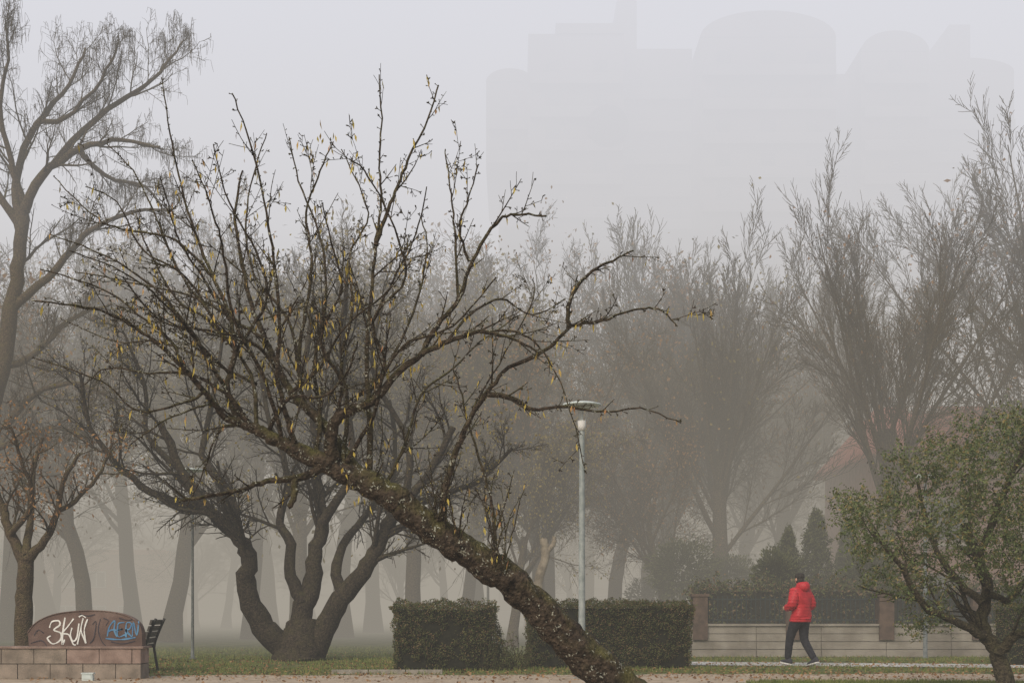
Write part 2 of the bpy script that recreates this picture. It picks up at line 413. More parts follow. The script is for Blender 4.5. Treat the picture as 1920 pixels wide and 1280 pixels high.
R=random.Random(21); M=Msh(); d=30.5
S=dict(S_D); S['leafp']=.16
limb(M,R,[(562,1240),(564,1215),(566,1190),(566,1165)],56,30,d,0,None,0,14,.18)
def mt(spec,a,b,dr,lev=1,k=None): 
    S2=dict(S); S2['n']=[0,k or 11,10,9,0]; S2['t0']=[.3,.42,.12,.1,0]
    return limb(M,R,spec,a,b*.7,d,dr,S2,lev,12,.16,4,.03)
mt([(560,1232),(512,1195),(478,1150),(462,1090),(466,1040),(440,1000),(390,955),(340,880),(300,790)],27,9,-1.2)
mt([(565,1225),(565,1150),(585,1100),(590,1040),(605,980),(595,900),(590,800),(570,690),(590,560)],24,5,.6)
mt([(585,1232),(615,1165),(650,1110),(690,1060),(715,1010),(740,960),(800,890),(850,800)],25,8,-.6)
mt([(568,1130),(545,1080),(545,1020),(525,980),(540,900),(510,800),(480,680)],14,5,1.0)
mt([(640,1115),(630,1060),(650,1010),(690,960),(740,880),(730,750)],12,5,1.6)
mt([(440,1000),(430,930),(380,850),(400,740),(420,600)],12,4,1.2)
mt([(390,955),(300,930),(230,880),(170,800),(150,700)],10,4,-.5)
mt([(715,1010),(760,920),(760,820),(700,700),(720,560)],10,4,1)
mt([(605,980),(660,880),(650,760),(640,640),(650,500)],10,4,-1)
mt([(740,960),(820,930),(900,900),(960,840)],8,4,-1)
mt([(340,880),(280,820),(270,720),(230,620)],7,3,.8)
o=M.build('multi_stemmed_tree',[bark_d]); leaves_for(M,'leaves',yleaf,.06,.04,o,4)

R=random.Random(31); M=Msh(); d=36
S3=dict(max=4,n=[0,10,10,7,0],t0=[.3,.2,.12,.15,0],ang=[.6,.75,.8,.8,.8],len=[.6,.40,.5,.5,.5],rr=[.6,.42,.5,.55,.7],rmin=.005,
        seg=[6,7,6,4,3],gn=[.1,.2,.2,.22,.25],up=[.05,.02,.05,.08,0],tap=[.5,.3,.35,.5,.6],sides=[8,6,4,3,3],pod=.8)
def pt(spec,a,b,dr,k=10):
    S2=dict(S3); S2['n']=[0,k,10,7,0]; limb(M,R,spec,a*.72,b*.5,d,dr,S2,1,10,.1,4,.04)
pt([(-90,1224),(-60,1000),(-35,850),(0,700),(20,580),(36,480),(42,400)],30,22,0,2)
pt([(42,400),(80,330),(150,280),(230,262),(300,275)],15,4,-.6)
pt([(42,420),(30,330),(70,230),(130,160),(160,90)],14,4,.6)
pt([(100,310),(180,220),(260,170),(310,120),(345,75)],10,3,.6)
pt([(38,430),(0,370),(-60,300),(-120,200)],14,5,0,7)
pt([(50,400),(20,300),(0,200),(15,110),(10,50)],10,3,-1)
pt([(22,580),(90,520),(160,440),(250,400),(330,390)],13,4,-.6)
pt([(5,690),(70,660),(130,600),(210,570)],12,4,1)
pt([(10,800),(60,740),(150,720),(220,760)],11,4,-1.2)
pt([(-30,850),(40,820),(110,800),(180,830)],11,4,-.3)
pt([(150,280),(200,330),(270,350),(320,420)],8,3,.8)
pt([(70,230),(120,220),(190,150),(220,80)],8,3,-.8)
M.build('catalpa_tree',[bark_b])

R=random.Random(41); M=Msh(); d=26
S4=dict(S_D); S4['leafp']=.8; S4['max']=3; S4['n']=[0,9,9,0,0]
for sp,a,b,dr in [([(42,1253),(44,1150),(46,1090),(50,1045)],17,14,0),([(48,1060),(20,1000),(5,950),(-20,880),(-40,800)],12,3,.3),([(50,1050),(85,1010),(105,960),(120,900),(150,850)],10,3,-.4),([(50,1040),(55,980),(60,900),(80,820)],9,3,.6),([(20,1000),(60,940),(40,860),(20,800)],7,2,-.9),([(105,960),(150,930),(190,880),(210,830)],6,2,.5)]:
    limb(M,R,sp,a,b,d,dr,S4 if a<16 else None,1,10,.12,4)
o=M.build('brown_leaved_tree',[bark_b]); leaves_for(M,'leaves',dryleaf,.085,.04,o,6,.14,3)

def generic(name,seed,S,trunk=(3.2,.22),mats=None,leafm=None,base=(0,0,0),lean=.03):
    R=random.Random(seed); M=Msh()
    grow(M,R,V(base),V((lean,0,1)),trunk[0],trunk[1],0,S)
    me=M.build(name,mats); 
    if leafm: leaves_for(M,name+'_leaves',leafm,.055,.035,None,seed,.10,2)
    zs=sorted(v.z for v in M.v); me['h']=zs[int(len(zs)*.995)]
    print(name,len(M.v),me['h']); return me
SV=dict(max=4,n=[14,12,11,8,0],t0=[.45,.10,.1,.1,0],ang=[.62,.45,.5,.5,.5],len=[1.75,.46,.48,.5,.5],rr=[.38,.42,.5,.55,.7],rmin=.004,
        seg=[6,9,6,4,3],gn=[.06,.07,.09,.12,.15],up=[.04,.03,.04,.05,0.05],tap=[.6,.2,.3,.5,.6],sides=[10,6,4,3,3],leafp=.02)
SW=dict(SV); SW.update(n=[10,11,10,8,0],ang=[.75,.7,.75,.75,.75],gn=[.14,.17,.2,.22,.25],up=[.02,.05,.03,.0,-.03],len=[1.9,.48,.5,.55,.5],rr=[.44,.42,.5,.55,.7],leafp=.3)
SC=dict(SV); SC.update(n=[12,11,10,8,0],ang=[.7,.7,.7,.7,.7],len=[1.3,.5,.5,.5,.5],gn=[.08,.14,.2,.25,.3],leafp=.12)
protos={}
def proto(key,*a,**k):
    o=generic(*a,**k); lv=bpy.data.objects.get(a[0]+'_leaves'); protos[key]=(o.data,o['h'],lv.data if lv else None)
    bpy.data.objects.remove(o); 
    if lv: bpy.data.objects.remove(lv)
proto('V','pv',8,SV,(3.0,.17),[bark_g],dryleaf)
proto('V2','pv2',12,SV,(2.4,.14),[bark_g],yleaf)
proto('W','pw',3,SW,(2.2,.115),[bark_b],dryleaf)
proto('W2','pw2',4,SW,(1.9,.11),[bark_b],yleaf)
proto('C','pc',5,SC,(3.0,.12),[bark_d],dryleaf)
def tree(name,key,px,d,h,rot=0,sx=1.0,leaf=True):
    me,H_,lv=protos[key]; o=bpy.data.objects.new(name,me); scene.collection.objects.link(o)
    o.location=G(px,d); s=h/H_; o.scale=(s*sx,s*sx,s); o.rotation_euler=(0,0,rot)
    if lv and leaf:
        l=bpy.data.objects.new('leaves',lv); scene.collection.objects.link(l); l.parent=o
    return o
def hy(py,d): return EYE-(py-HOR)/F*d
TR=[('V',1655,42,350,.3,.85),('V',2010,42,220,2.1,.85),('V2',1350,48,470,1.0,.9),('V2',1250,54,450,4.0,.85),
('C',1030,52,425,1.0,.75),('W2',775,46,480,.5,.9),('W',1010,48,600,2.2,.85),('W',1150,52,540,4.2,.85),
('V2',1470,60,520,5,.9),('W2',1210,56,640,3.3,.95),('C',900,60,520,2,.9),
('W',160,46,520,1.4,.9),('W2',320,50,440,2.6,.9),('C',470,56,380,.2,.85),('W',640,60,450,5.2,.9),('V2',20,54,430,3.,.9),
('W',-120,42,420,.6,.9),('C',700,76,560,4.,1.1),('W2',1380,66,640,.9,1.),('V',1560,78,560,2.9,1.),('W',500,76,500,2.,1.1),('V2',1100,80,600,1.7,1.),('W2',90,80,520,5.,1.1),('W2',870,52,580,1.2,.85),('V2',560,48,470,3.7,.85),('C',250,64,480,3.,1.),
('W2',960,42,740,2.9,.85),('W',1250,45,770,.3,.85),
('W',2350,48,320,1,1),('V',-420,45,300,2,1),('W2',2600,60,300,4,1),('C',-700,55,300,4,1)]
for key,px,d,ty,rot,sx in TR:
    tree('bare_tree',key,px,d,hy(ty,d),rot,sx)
col=bpy.data.collections.new('distant_tree_mass_source')
Rr=random.Random(77)
for i in range(26):
    key=Rr.choice(['W','W2','C','V2']); me,H_,lv=protos[key]; o=bpy.data.objects.new('distant_tree_part',me); col.objects.link(o)
    s=Rr.uniform(6,11)/H_; o.location=(-60+i*4.7+Rr.uniform(-2,2),Rr.uniform(-10,10),0); o.scale=(s*1.3,s*1.3,s); o.rotation_euler=(0,0,Rr.uniform(0,6))
e=empty('distant_tree_row',(0,90,0)); e.instance_type='COLLECTION'; e.instance_collection=col

R=random.Random(5); M=Msh(); limb(M,R,[(1012,1250),(1014,1150),(1010,1090),(1022,1040),(1020,1010)],9,8,36,0,None,0,10,.25,4)
limb(M,R,[(1020,1040),(1038,1020),(1040,1005)],6,4,36,0,None,0,8,.25,3)
M.build('pollarded_tree_trunk',[mat('pale_bark',(.18,.15,.11),(.34,.29,.22),scale=6,bump=.5)])

# ------------------------------------------------------------ olive tree
R=random.Random(51); M=Msh(); d=18
ol_b=bark_mat('olive_bark',(.03,.025,.018),(.09,.075,.05),(.08,.08,.03),.5)
S5=dict(S_D); S5['max']=3; S5['n']=[0,6,6,0,0]; S5['rmin']=.004
for sp,a,b,dr in [([(1885,1300),(1878,1260),(1868,1220),(1845,1185),(1842,1150),(1850,1100),(1835,1050),(1810,980)],19,8,.3),
 ([(1845,1190),(1790,1165),(1730,1130),(1690,1060),(1640,1000)],9,4,-.5),([(1872,1225),(1900,1195),(1950,1170),(1990,1080)],12,5,-.3),
 ([(1842,1130),(1780,1070),(1740,990),(1720,900)],8,3,.7),([(1835,1050),(1870,960),(1900,880),(1930,820)],8,3,-.6),([(1850,1110),(1900,1120),(1960,1020),(2000,930)],8,3,.6)]:
    limb(M,R,sp,a,b,d,dr,S5,1,10,.15,4)
ot=M.build('olive_tree',[ol_b])
ol1=mat('olive_leaf',(.05,.072,.025),(.15,.17,.075),scale=5,obj=False,c3=(.09,.118,.045))
ol2=mat('olive_leaf_worn',(.16,.14,.055),(.23,.175,.07),scale=5,obj=False)
rs=np.random.RandomState(9); cl=[]
clumps=[(1610,960,30),(1640,1010,38),(1690,950,40),(1740,900,42),(1700,1050,40),(1765,985,44),(1790,880,42),(1835,835,36),(1865,900,42),(1905,835,42),(1950,850,54),(1845,965,42),(1905,970,46),(1960,940,56),(1785,1060,38),(1720,1110,32),(1915,1045,42),(1975,1040,56),(1655,930,24),(1885,1105,26),(1750,1150,20),(2020,900,70),(2040,1000,70),(1690,870,22),(1740,840,18),(1595,1000,18),(1960,790,36),(1820,800,18),(1660,1085,26),(1730,1170,16),(1930,1140,22),(1900,790,26),(1580,960,12),(1620,1050,16),(1830,1020,34),(1880,1020,30),(1810,930,32),(1720,1000,28)]
for (x,y,r) in clumps:
    for q in range(4):
        dd=d+rs.uniform(-1.3,1.3); c=np.array(tuple(P(x+rs.uniform(-14,14),y+rs.uniform(-14,14),dd))); rm=r/F*d*rs.uniform(.6,1.15)
        ns=int(17*(r/45)**2)+5
        for s_ in range(ns):
            u=rs.normal(size=3); u/=np.linalg.norm(u); sc=c+u*rm*rs.uniform(.1,1)**.6; dirn=u+np.array([0,0,.5]); dirn/=np.linalg.norm(dirn)
            for k in range(16): cl.append(sc+dirn*k*.015+rs.normal(0,.018,3))
C=np.array(cl)
np_leaves('foliage',C,.055,.019,[ol1,ol2],seed=4,parent=ot,matidx=(rs.rand(len(C))<.17).astype(np.int32))

# ------------------------------------------------------------ hedges
hl1=mat('hedge_leaf',(.042,.056,.02),(.105,.108,.04),scale=7,obj=False,c3=(.066,.078,.028))
hl2=mat('hedge_leaf_brown',(.10,.07,.038),(.16,.11,.06),scale=7,obj=False)
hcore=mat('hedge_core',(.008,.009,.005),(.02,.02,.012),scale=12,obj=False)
def hedge(name,px0,px1,d,h,depth,N,seed,rag=.05,leafs=(.032,.02)):
    x0=(px0-960)/F*d; x1=(px1-960)/F*d; rs=np.random.RandomState(seed)
    W=x1-x0; M=Msh()
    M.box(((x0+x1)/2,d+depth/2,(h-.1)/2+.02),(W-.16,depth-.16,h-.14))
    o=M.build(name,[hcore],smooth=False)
    A=[W*h,W*depth,depth*h,depth*h]; pr=np.array(A)*np.array([1.2,1,1,1]); pr/=pr.sum()
    f=rs.choice(4,N,p=pr); u=rs.rand(N); v=rs.rand(N); pts=np.zeros((N,3))
    for i in range(N):
        if f[i]==0: p=(x0+u[i]*W,d,v[i]*h)
        elif f[i]==1: p=(x0+u[i]*W,d+v[i]*depth,h)
        elif f[i]==2: p=(x0,d+u[i]*depth,v[i]*h)
        else: p=(x1,d+u[i]*depth,v[i]*h)
        p=V(p); k=noise.noise(p*2.2)*rag*1.6+noise.noise(p*7)*rag
        n=[V((0,-1,0)),V((0,0,1)),V((-1,0,0)),V((1,0,0))][f[i]]
        ez=max(0,(p.z-h+.1)/.1); 
        q=p+n*(k-abs(rs.normal(0,.045)))
        if f[i]==0 and p.z<.25: q.y+=(.25-p.z)*.35
        e_=min(p.x-x0,x1-p.x)
        if f[i]==0 and e_<.12: q.y+=(.12-e_)**2*6
        if f[i]!=1: q.z=min(q.z,h-.01)-.03*ez
        pts[i]=q
    ex=[]
    for _ in range(int(W*40)):
        b=np.array([rs.uniform(x0,x1),rs.uniform(d,d+depth),h-.03]) if rs.rand()<.7 else np.array([rs.uniform(x0,x1),d-.01,rs.uniform(.1,h)])
        dr=np.array([rs.normal(0,.3),rs.normal(-.1,.3),1.]); L=rs.uniform(.03,.13)
        for k in range(6): ex.append(b+dr*L*k/6+rs.normal(0,.006,3))
    pts=np.concatenate([pts,np.array(ex)])
    pts[:,2]=np.maximum(pts[:,2],.015)
    np_leaves('foliage',pts,leafs[0],leafs[1],[hl1,hl2],seed=seed,parent=o,matidx=(rs.rand(len(pts))<.3).astype(np.int32))
    return o
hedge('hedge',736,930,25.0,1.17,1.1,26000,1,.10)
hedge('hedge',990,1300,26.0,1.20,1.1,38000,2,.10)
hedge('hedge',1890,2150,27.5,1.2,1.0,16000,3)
R=random.Random(8); M=Msh()
for _ in range(110):
    b=G(900+R.uniform(0,85),24.9+R.uniform(0,.6)); p=b; d_=V((R.uniform(-.5,.6),R.uniform(-.3,.3),1)).normalized(); pts=[p]; L=R.uniform(.2,.7)
    for i in range(5): 
        d_=(d_+rv(R)*.2).normalized(); p=p+d_*L/5; pts.append(p); 
        for _k in range(3): M.leafq(p,rv(R),.04,.02)
    M.tube(pts,[.004]*6,3)
M.build('straggly_shrub',[bark_b,hl1])

# ------------------------------------------------------------ street lamps
galv=mat('galvanised_steel',(.20,.235,.235),(.30,.335,.335),scale=9,rough=.5,spec=.4,obj=False)
galvd=mat('weathered_steel',(.10,.115,.115),(.15,.165,.165),scale=9,rough=.6,obj=False)
lampw=mat('lamp_enamel',(.45,.52,.52),(.55,.62,.62),rough=.4,spec=.4)
glass=mat('lamp_diffuser',(.30,.33,.33),(.38,.41,.41),rough=.3,spec=.5)
floodw=mat('white_plastic',(.55,.57,.57),(.66,.66,.66))
def disc_lamp(name,px,d,ty,k=1.0,pm=None):
    e=empty(name,G(px,d)); H=hy(ty,d)
    M=Msh(); lathe(M,[(0,.0),(.13*k,.0),(.13*k,.025),(.07*k,.03),(.058*k,.3),(.052*k,1.0),(.040*k,H-.40),(.04*k,H-.38)],20)
    M.build('post',[pm or galv],parent=e)
    M=Msh(); lathe(M,[(.0,H-.41),(.055*k,H-.41),(.062*k,H-.34),(.066*k,H-.27),(.06*k,H-.26),(0,H-.255)],20); M.build('collar',[pm or floodw],parent=e)
    M=Msh(); lathe(M,[(.022,H-.26),(.018,H-.03)],12); 
    for q in range(3):
        a=q*2.094; M.tube([V((.05*math.cos(a),.05*math.sin(a),H-.26)),V((.13*math.cos(a),.13*math.sin(a),H-.02))],[.005,.005],5)
    M.build('reflector_stem',[glass],parent=e)
    M=Msh(); lathe(M,[(0,H-.012),(.12,H-.02),(.27,H-.035),(.30,H-.025),(.295,H-.005),(.2,H+.018),(.08,H+.030),(0,H+.032)],32); M.build('disc_reflector',[lampw],parent=e)
    M=Msh(); M.box((0,-.056*k,.6),(.07*k,.006,.22)); M.build('access_door',[pm or galv],parent=e,smooth=False)
    return e
disc_lamp('street_lamp',1091,22.0,757)
disc_lamp('street_lamp',361,31.5,880,.6,galvd)
def box_lamp(name,px,d,ty):
    e=empty(name,G(px,d)); H=hy(ty,d); M=Msh(); lathe(M,[(0,0),(.1,0),(.1,.03),(.05,.04),(.035,H)],14); M.build('post',[galvd],parent=e)
    M=Msh(); M.box((.03,0,H+.03),(.42,.16,.07)); M.box((-.15,0,H-.01),(.1,.1,.05)); M.build('lamp_head',[lampw],parent=e,smooth=False)
box_lamp('street_lamp',1735,31.5,895)
box_lamp('street_lamp',915,48,985)

# ------------------------------------------------------------ graffiti wall, bench
wallm=mat('block_wall',(.15,.128,.105),(.28,.235,.195),scale=4,bump=.4,bscale=40,detail=10)
pinkm=mat('pink_coping',(.17,.12,.10),(.28,.21,.18),scale=5,bump=.3,bscale=40,detail=10)
rustm=mat('rusted_panel',(.085,.056,.047),(.17,.122,.105),scale=2.5,bump=.2,bscale=30,detail=10,rough=.7,c3=(.12,.08,.068))
mossm=mat('damp_moss',(.02,.022,.012),(.05,.05,.03),scale=10)
wht=mat('white_spray_paint',(.60,.62,.60),(.73,.74,.72),scale=8); blu=mat('blue_spray_paint',(.07,.18,.33),(.11,.26,.42),scale=8); blk=mat('dark_spray_paint',(.03,.03,.04),(.06,.05,.06),scale=8)
wd=22.0; e=empty('graffiti_wall',G(150,wd))
ex=e.location.x
def lx(px,d=wd): return (px-960)/F*d-ex
M=Msh()
k=0
for row,(z0,z1) in enumerate([(0,.235),(.235,.47)]):
    x=lx(-260)+ (row*.25)
    while x<lx(272)-.02:
        x2=min(x+.5,lx(272)); 
        M.box(((x+x2)/2,.0+.004*(k%2),(z0+z1)/2),(x2-x-.012,.5,(z1-z0)-.012),mi=0 if (row==0 or x<lx(80)) else 1); x=x2; k+=1
M.box(((lx(-262)+lx(270))/2,.01,.23),(lx(270)-lx(-262)-.02,.46,.44),2)
M.build('masonry_plinth',[wallm,pinkm,mossm],smooth=False,parent=e)
M=Msh(); M.box(((lx(-262)+lx(276))/2,.0,.485),(lx(276)-lx(-262),.54,.03),0); M.build('coping',[pinkm],smooth=False,parent=e)
prof=[(56,1218),(54,1185),(70,1166),(100,1152),(135,1146),(175,1144),(215,1147),(245,1156),(262,1170),(268,1188),(268,1218)]
pd=22.05
def pz(py,d): return EYE-(py-HOR)/F*d
top=catmull([V((lx(a,pd),0,pz(b,pd))) for a,b in prof[1:-1]],4); 
ring=[V((lx(56,pd),0,.5))]+top+[V((lx(268,pd),0,.5))]
M=Msh(); n=len(ring); ya,yb=.0,.22
for y in(ya,yb):
    for q in ring: M.v.append(V((q.x,y,q.z)))
M.f=[tuple(range(n)),tuple(reversed(range(n,2*n)))]+[(i,i+n,(i+1)%n+n,(i+1)%n) for i in range(n)]; M.m=[0]*len(M.f)
M.build('arched_panel',[rustm],smooth=False,parent=e)
M=Msh(); rim=[V((q.x,-.006,q.z)) for q in ring[1:-1]]; M.tube(rim,[.009]*len(rim),6); M.build('panel_rim',[rustm],parent=e)
def strokes(name,lines,wpx,m,yoff):
    M=Msh()
    for ln in lines:
        ps=catmull([V((lx(a,pd),yoff,pz(b,pd))) for a,b in ln],5); hw=wpx/F*pd/2
        o=len(M.v); n=len(ps)
        for i,p in enumerate(ps):
            t=(ps[min(i+1,n-1)]-ps[max(i-1,0)]); t.normalize(); s=V((-t.z,0,t.x))*hw*(.85+.6*noise.noise(p*9))
            M.v+= [p-s,p+s]
        for i in range(n-1): M.f.append((o+2*i,o+2*i+1,o+2*i+3,o+2*i+2)); M.m.append(0)
        yoff-=.0006
    M.build(name,[m],smooth=False,parent=e)
strokes('graffiti_white',[[(95,1176),(99,1165),(112,1163),(114,1171),(103,1180),(116,1186),(115,1199),(101,1206),(91,1196),(97,1191)],[(124,1157),(120,1182),(119,1207),(123,1198)],[(140,1159),(128,1175),(119,1186),(131,1189),(139,1206),(144,1208)],[(137,1176),(134,1190),(139,1201),(146,1194),(150,1168)],[(147,1207),(152,1184),(158,1158)],[(158,1158),(154,1180),(163,1205)],[(163,1205),(160,1180),(166,1160)],[(150,1156),(156,1153),(163,1157)]],3.0,wht,-.006)
strokes('graffiti_blue',[[(203,1192),(207,1174),(217,1163),(216,1180),(221,1193)],[(203,1184),(212,1180),(222,1181)],[(235,1166),(224,1168),(223,1180),(232,1178),(222,1182),(224,1193),(236,1189)],[(238,1194),(239,1168),(248,1168),(245,1178),(238,1181),(249,1193)],[(250,1192),(252,1166),(258,1190),(262,1163)],[(200,1196),(228,1198),(256,1194)]],3.2,blu,-.007)
strokes('graffiti_dark',[[(190,1160),(186,1180),(192,1200),(200,1210)],[(196,1158),(205,1163),(200,1172)],[(225,1158),(240,1162),(252,1160)],[(150,1150),(168,1154),(180,1151)],[(210,1202),(232,1206),(255,1201)],[(66,1190),(74,1180),(84,1186)],[(60,1205),(80,1200),(90,1210)],[(175,1170),(182,1165),(178,1195),(170,1205)]],2.0,blk,-.004)
M=Msh(); M.box((0,0,.05),(.16,.1,.1)); M.box((0,-.05,.06),(.12,.02,.06)); M.box((0,0,.11),(.18,.12,.02)); o=M.build('ground_floodlight',[lampw],smooth=False,loc=G(165,21.3))

benchm=mat('bench_wood',(.05,.045,.04),(.10,.09,.08),scale=8,stretch=(8,1,8)); iron=mat('bench_iron',(.02,.02,.02),(.04,.04,.04))
b=empty('park_bench',G(283,24.6)); b.rotation_euler=(0,0,math.radians(8))
M=Msh()
for i in range(4): M.box((-.42+i*.11,0,.44+.005*i),(.09,1.7,.035))
M.build('seat',[benchm],smooth=False,parent=b)
M=Msh()
for i in range(4):
    rt=Matrix.Rotation(math.radians(17),3,'Y'); M.box((-.02+.035*i+.0,0,.54+i*.105),(.03,1.7,.085),rot=rt)
M.build('backrest',[benchm],smooth=False,parent=b)
for j,y in enumerate((-.7,.7)):
    M=Msh(); M.tube(catmull([V((.04,y,0)),V((.0,y,.25)),V((-.02,y,.43)),V((.05,y,.66)),V((.16,y,.92))],4),[.025]*17,6,cap=True)
    M.tube(catmull([V((-.42,y,0)),V((-.38,y,.25)),V((-.42,y,.42)),V((-.02,y,.42))],4),[.022]*13,6,cap=True)
    M.tube(catmull([V((-.40,y,.42)),V((-.42,y,.62)),V((-.2,y,.66)),V((.06,y,.68))],4),[.018]*13,6,cap=True)
    M.build('leg_%d'%(j+1),[iron],parent=b)

# ------------------------------------------------------------ boundary wall & fence at right
bw=empty('boundary_wall',(0,0,0)); fd=33.0
wm=mat('pale_render_wall',(.17,.155,.13),(.28,.26,.225),scale=2,bump=.3,bscale=30,detail=10,obj=False)
brick=mat('brick',(.07,.052,.042),(.12,.085,.066),scale=6,bump=.4,bscale=30,obj=False)
hbrick=mat('house_brick',(.30,.12,.09),(.38,.18,.14),scale=4,bump=.4,bscale=30,obj=False)
ironf=mat('fence_iron',(.025,.035,.035),(.04,.05,.05),obj=False)
xa=(1295-960)/F*fd; xb=xa+14
M=Msh()
for r_ in range(4):
    x=xa; 
    while x<xb: 
        x2=min(x+1.5,xb); M.box(((x+x2)/2,fd,.09+r_*.18),(x2-x-.02,.30-.01*r_,.165)); x=x2
M.box(((xa+xb)/2,fd+.01,.36),(xb-xa-.04,.24,.70)); M.box(((xa+xb)/2,fd,.745),(xb-xa+.04,.36,.05))
M.build('courses',[wm],smooth=False,parent=bw)
M=Msh(); x=xa+.2
while x<xb:
    M.box((x,fd+.001,.36+.54),(.34,.42,1.0)); M.box((x,fd+.001,1.43),(.40,.48,.06)); x+=2.15
M.build('brick_piers',[brick],smooth=False,parent=bw)
ff=empty('iron_fence',(0,0,0)); M=Msh(); x=xa+.3
while x<xb: 
    M.box((x,fd,1.10),(.022,.022,.64)); x+=.11
M.build('pickets',[ironf],smooth=False,parent=ff)
M=Msh(); M.box(((xa+xb)/2,fd,.86),(xb-xa,.03,.03)); M.box(((xa+xb)/2,fd,1.34),(xb-xa,.03,.03)); M.build('rails',[ironf],smooth=False,parent=ff)
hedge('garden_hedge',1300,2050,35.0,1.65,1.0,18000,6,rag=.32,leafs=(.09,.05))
def shrub(name,px,d,cy,rx,rz,N,m,seed,L=.10,W=.05):
    rs=np.random.RandomState(seed); c=np.array(tuple(P(px,cy,d))); u=rs.normal(size=(N,3)); u/=np.linalg.norm(u,axis=1)[:,None]
    k=np.array([1+.35*noise.noise(V(tuple(a*2.2+seed)))+.2*noise.noise(V(tuple(a*5+seed))) for a in u]); r=(rs.rand(N)**.35)*k
    p=c+u*r[:,None]*np.array([rx,rx,rz]); p[:,2]=np.maximum(p[:,2],.1)
    M=Msh(); M.tube([V((c[0],c[1],0)),V(tuple(c))],[.1,.05],8); o=M.build(name,[bark_d]); np_leaves('foliage',p,L,W,[m],seed=seed,parent=o)
shrub('evergreen_shrub',1280,44,1070,1.1,1.0,8000,hl1,1); shrub('evergreen_shrub',1370,46,1090,1.0,.9,6000,hl1,2); shrub('evergreen_shrub',1455,37,1080,.6,.7,5000,hl1,3); shrub('evergreen_shrub',1225,50,1120,1.0,.7,4000,hl1,4); shrub('evergreen_shrub',1630,38,1090,.8,.8,5000,hl1,5)
def conifer(name,px,d,ty,w,seed):
    H=hy(ty,d); rs=np.random.RandomState(seed); N=7000; z=rs.rand(N)**.85; prof=np.clip(np.sin(np.clip(z*.93+.06,0,1)*math.pi),0,1)**.45*(1-z*.2)
    a=rs.uniform(0,6.283,N); nn=np.array([noise.noise(V((math.cos(x)*1.5,math.sin(x)*1.5,q*9+seed*5))) for x,q in zip(a,z)])
    r=w*prof*(1+.9*nn)*rs.rand(N)**.4; b=G(px,d)
    C=np.stack([b.x+np.cos(a)*r,b.y+np.sin(a)*r,z*H+.05+rs.normal(0,.08,N)],1); C[:,2]=np.maximum(C[:,2],.05)
    M=Msh(); M.tube([b,b+V((0,0,H*.5)),b+V((0,0,H*.93))],[.12,.09,.02],10,rough=.2); o=M.build(name,[bark_d]); np_leaves('foliage',C,.17,.035,[hl1],seed=seed,parent=o,hang=.7)
conifer('cypress_tree',1478,38.5,1000,.42,1); conifer('cypress_tree',1530,39.5,965,.5,2); conifer('cypress_tree',1588,41,985,.45,3)

# ------------------------------------------------------------ buildings
glassd=mat('window_glass',(.03,.035,.04),(.06,.065,.07),rough=.2,spec=.5)
glasst=mat('tower_glass',(.10,.10,.105),(.14,.14,.145),rough=.3,spec=.5)
frame_w=mat('window_frame',(.6,.6,.58),(.7,.7,.68)); frame_b=mat('brown_window_frame',(.2,.13,.1),(.26,.18,.14))
tile=mat('roof_tile',(.42,.12,.09),(.52,.19,.15),scale=3,bump=.5,obj=False)
plaster=mat('cream_plaster',(.42,.38,.33),(.52,.47,.41),scale=1,obj=False)
h=empty('brick_house',(0,0,0)); hd=47.0
x0=(1672-960)/F*hd; ez=hy(838,hd); rz=hy(722,hd)
M=Msh(); W=14; M.box((x0+W/2,hd+5,ez/2),(W,10,ez)); M.build('walls',[hbrick],smooth=False,parent=h)
def gable_roof(xa,xb,ya,yb,ez,rz,name):
    M=Msh(); o=.4; ym=(ya+yb)/2; hip=2.2
    M.v=[V((xa-o,ya-o,ez)),V((xb+o,ya-o,ez)),V((xb+o,yb+o,ez)),V((xa-o,yb+o,ez)),V((xa+hip*.35,ym,rz)),V((xb-hip,ym,rz)),
         V((xa-o,ya-o,ez-.15)),V((xb+o,ya-o,ez-.15)),V((xb+o,yb+o,ez-.15)),V((xa-o,yb+o,ez-.15))]
    M.f=[(0,1,5,4),(1,2,5),(2,3,4,5),(3,0,4),(6,7,1,0),(7,8,2,1),(8,9,3,2),(9,6,0,3),(9,8,7,6)]; M.m=[0]*9
    M.build(name,[tile],smooth=False,parent=h)
gable_roof(x0,x0+W,hd,hd+10,ez+.02,rz,'roof')
M=Msh(); 
for r_ in range(14):
    t=(r_+.5)/14; M.box((x0+W/2-.5,hd-.4+5.4*t,ez+.05+(rz-ez)*t),(W-2-2*t,.06,.05))
M.build('roof_courses',[tile],smooth=False,parent=h)
M=Msh(); rt=Matrix.Rotation(math.atan2(rz-ez,5.4),3,'X'); M.box((x0+2.2,hd+4.1,ez+(rz-ez)*4.5/5.4+.12),(1.1,.6,.08),rot=rt); M.build('skylight',[frame_w],smooth=False,parent=h)
M=Msh(); M2=Msh(); M3=Msh()
for fl in range(3):
    for i in range(4):
        x=x0+1.8+i*3.2; z=1.6+fl*2.5
        if z+.7>ez: continue
        M.box((x,hd-.02,z),(1.5,.10,1.5)); M2.box((x-.33,hd-.05,z),(.56,.08,1.3)); M2.box((x+.33,hd-.05,z),(.56,.08,1.3)); M3.box((x,hd-.08,z-.82),(1.8,.3,.1))
M.build('window_frames',[frame_b],smooth=False,parent=h); M2.build('windows',[glassd],smooth=False,parent=h); M3.build('sills',[plaster],smooth=False,parent=h)
M=Msh(); M.box((x0+W-5,hd+6,rz+.3),(.8,.6,1.6)); M.box((x0+W-5,hd+6,rz+1.14),(1.0,.8,.1)); M.build('chimney',[hbrick],smooth=False,parent=h)

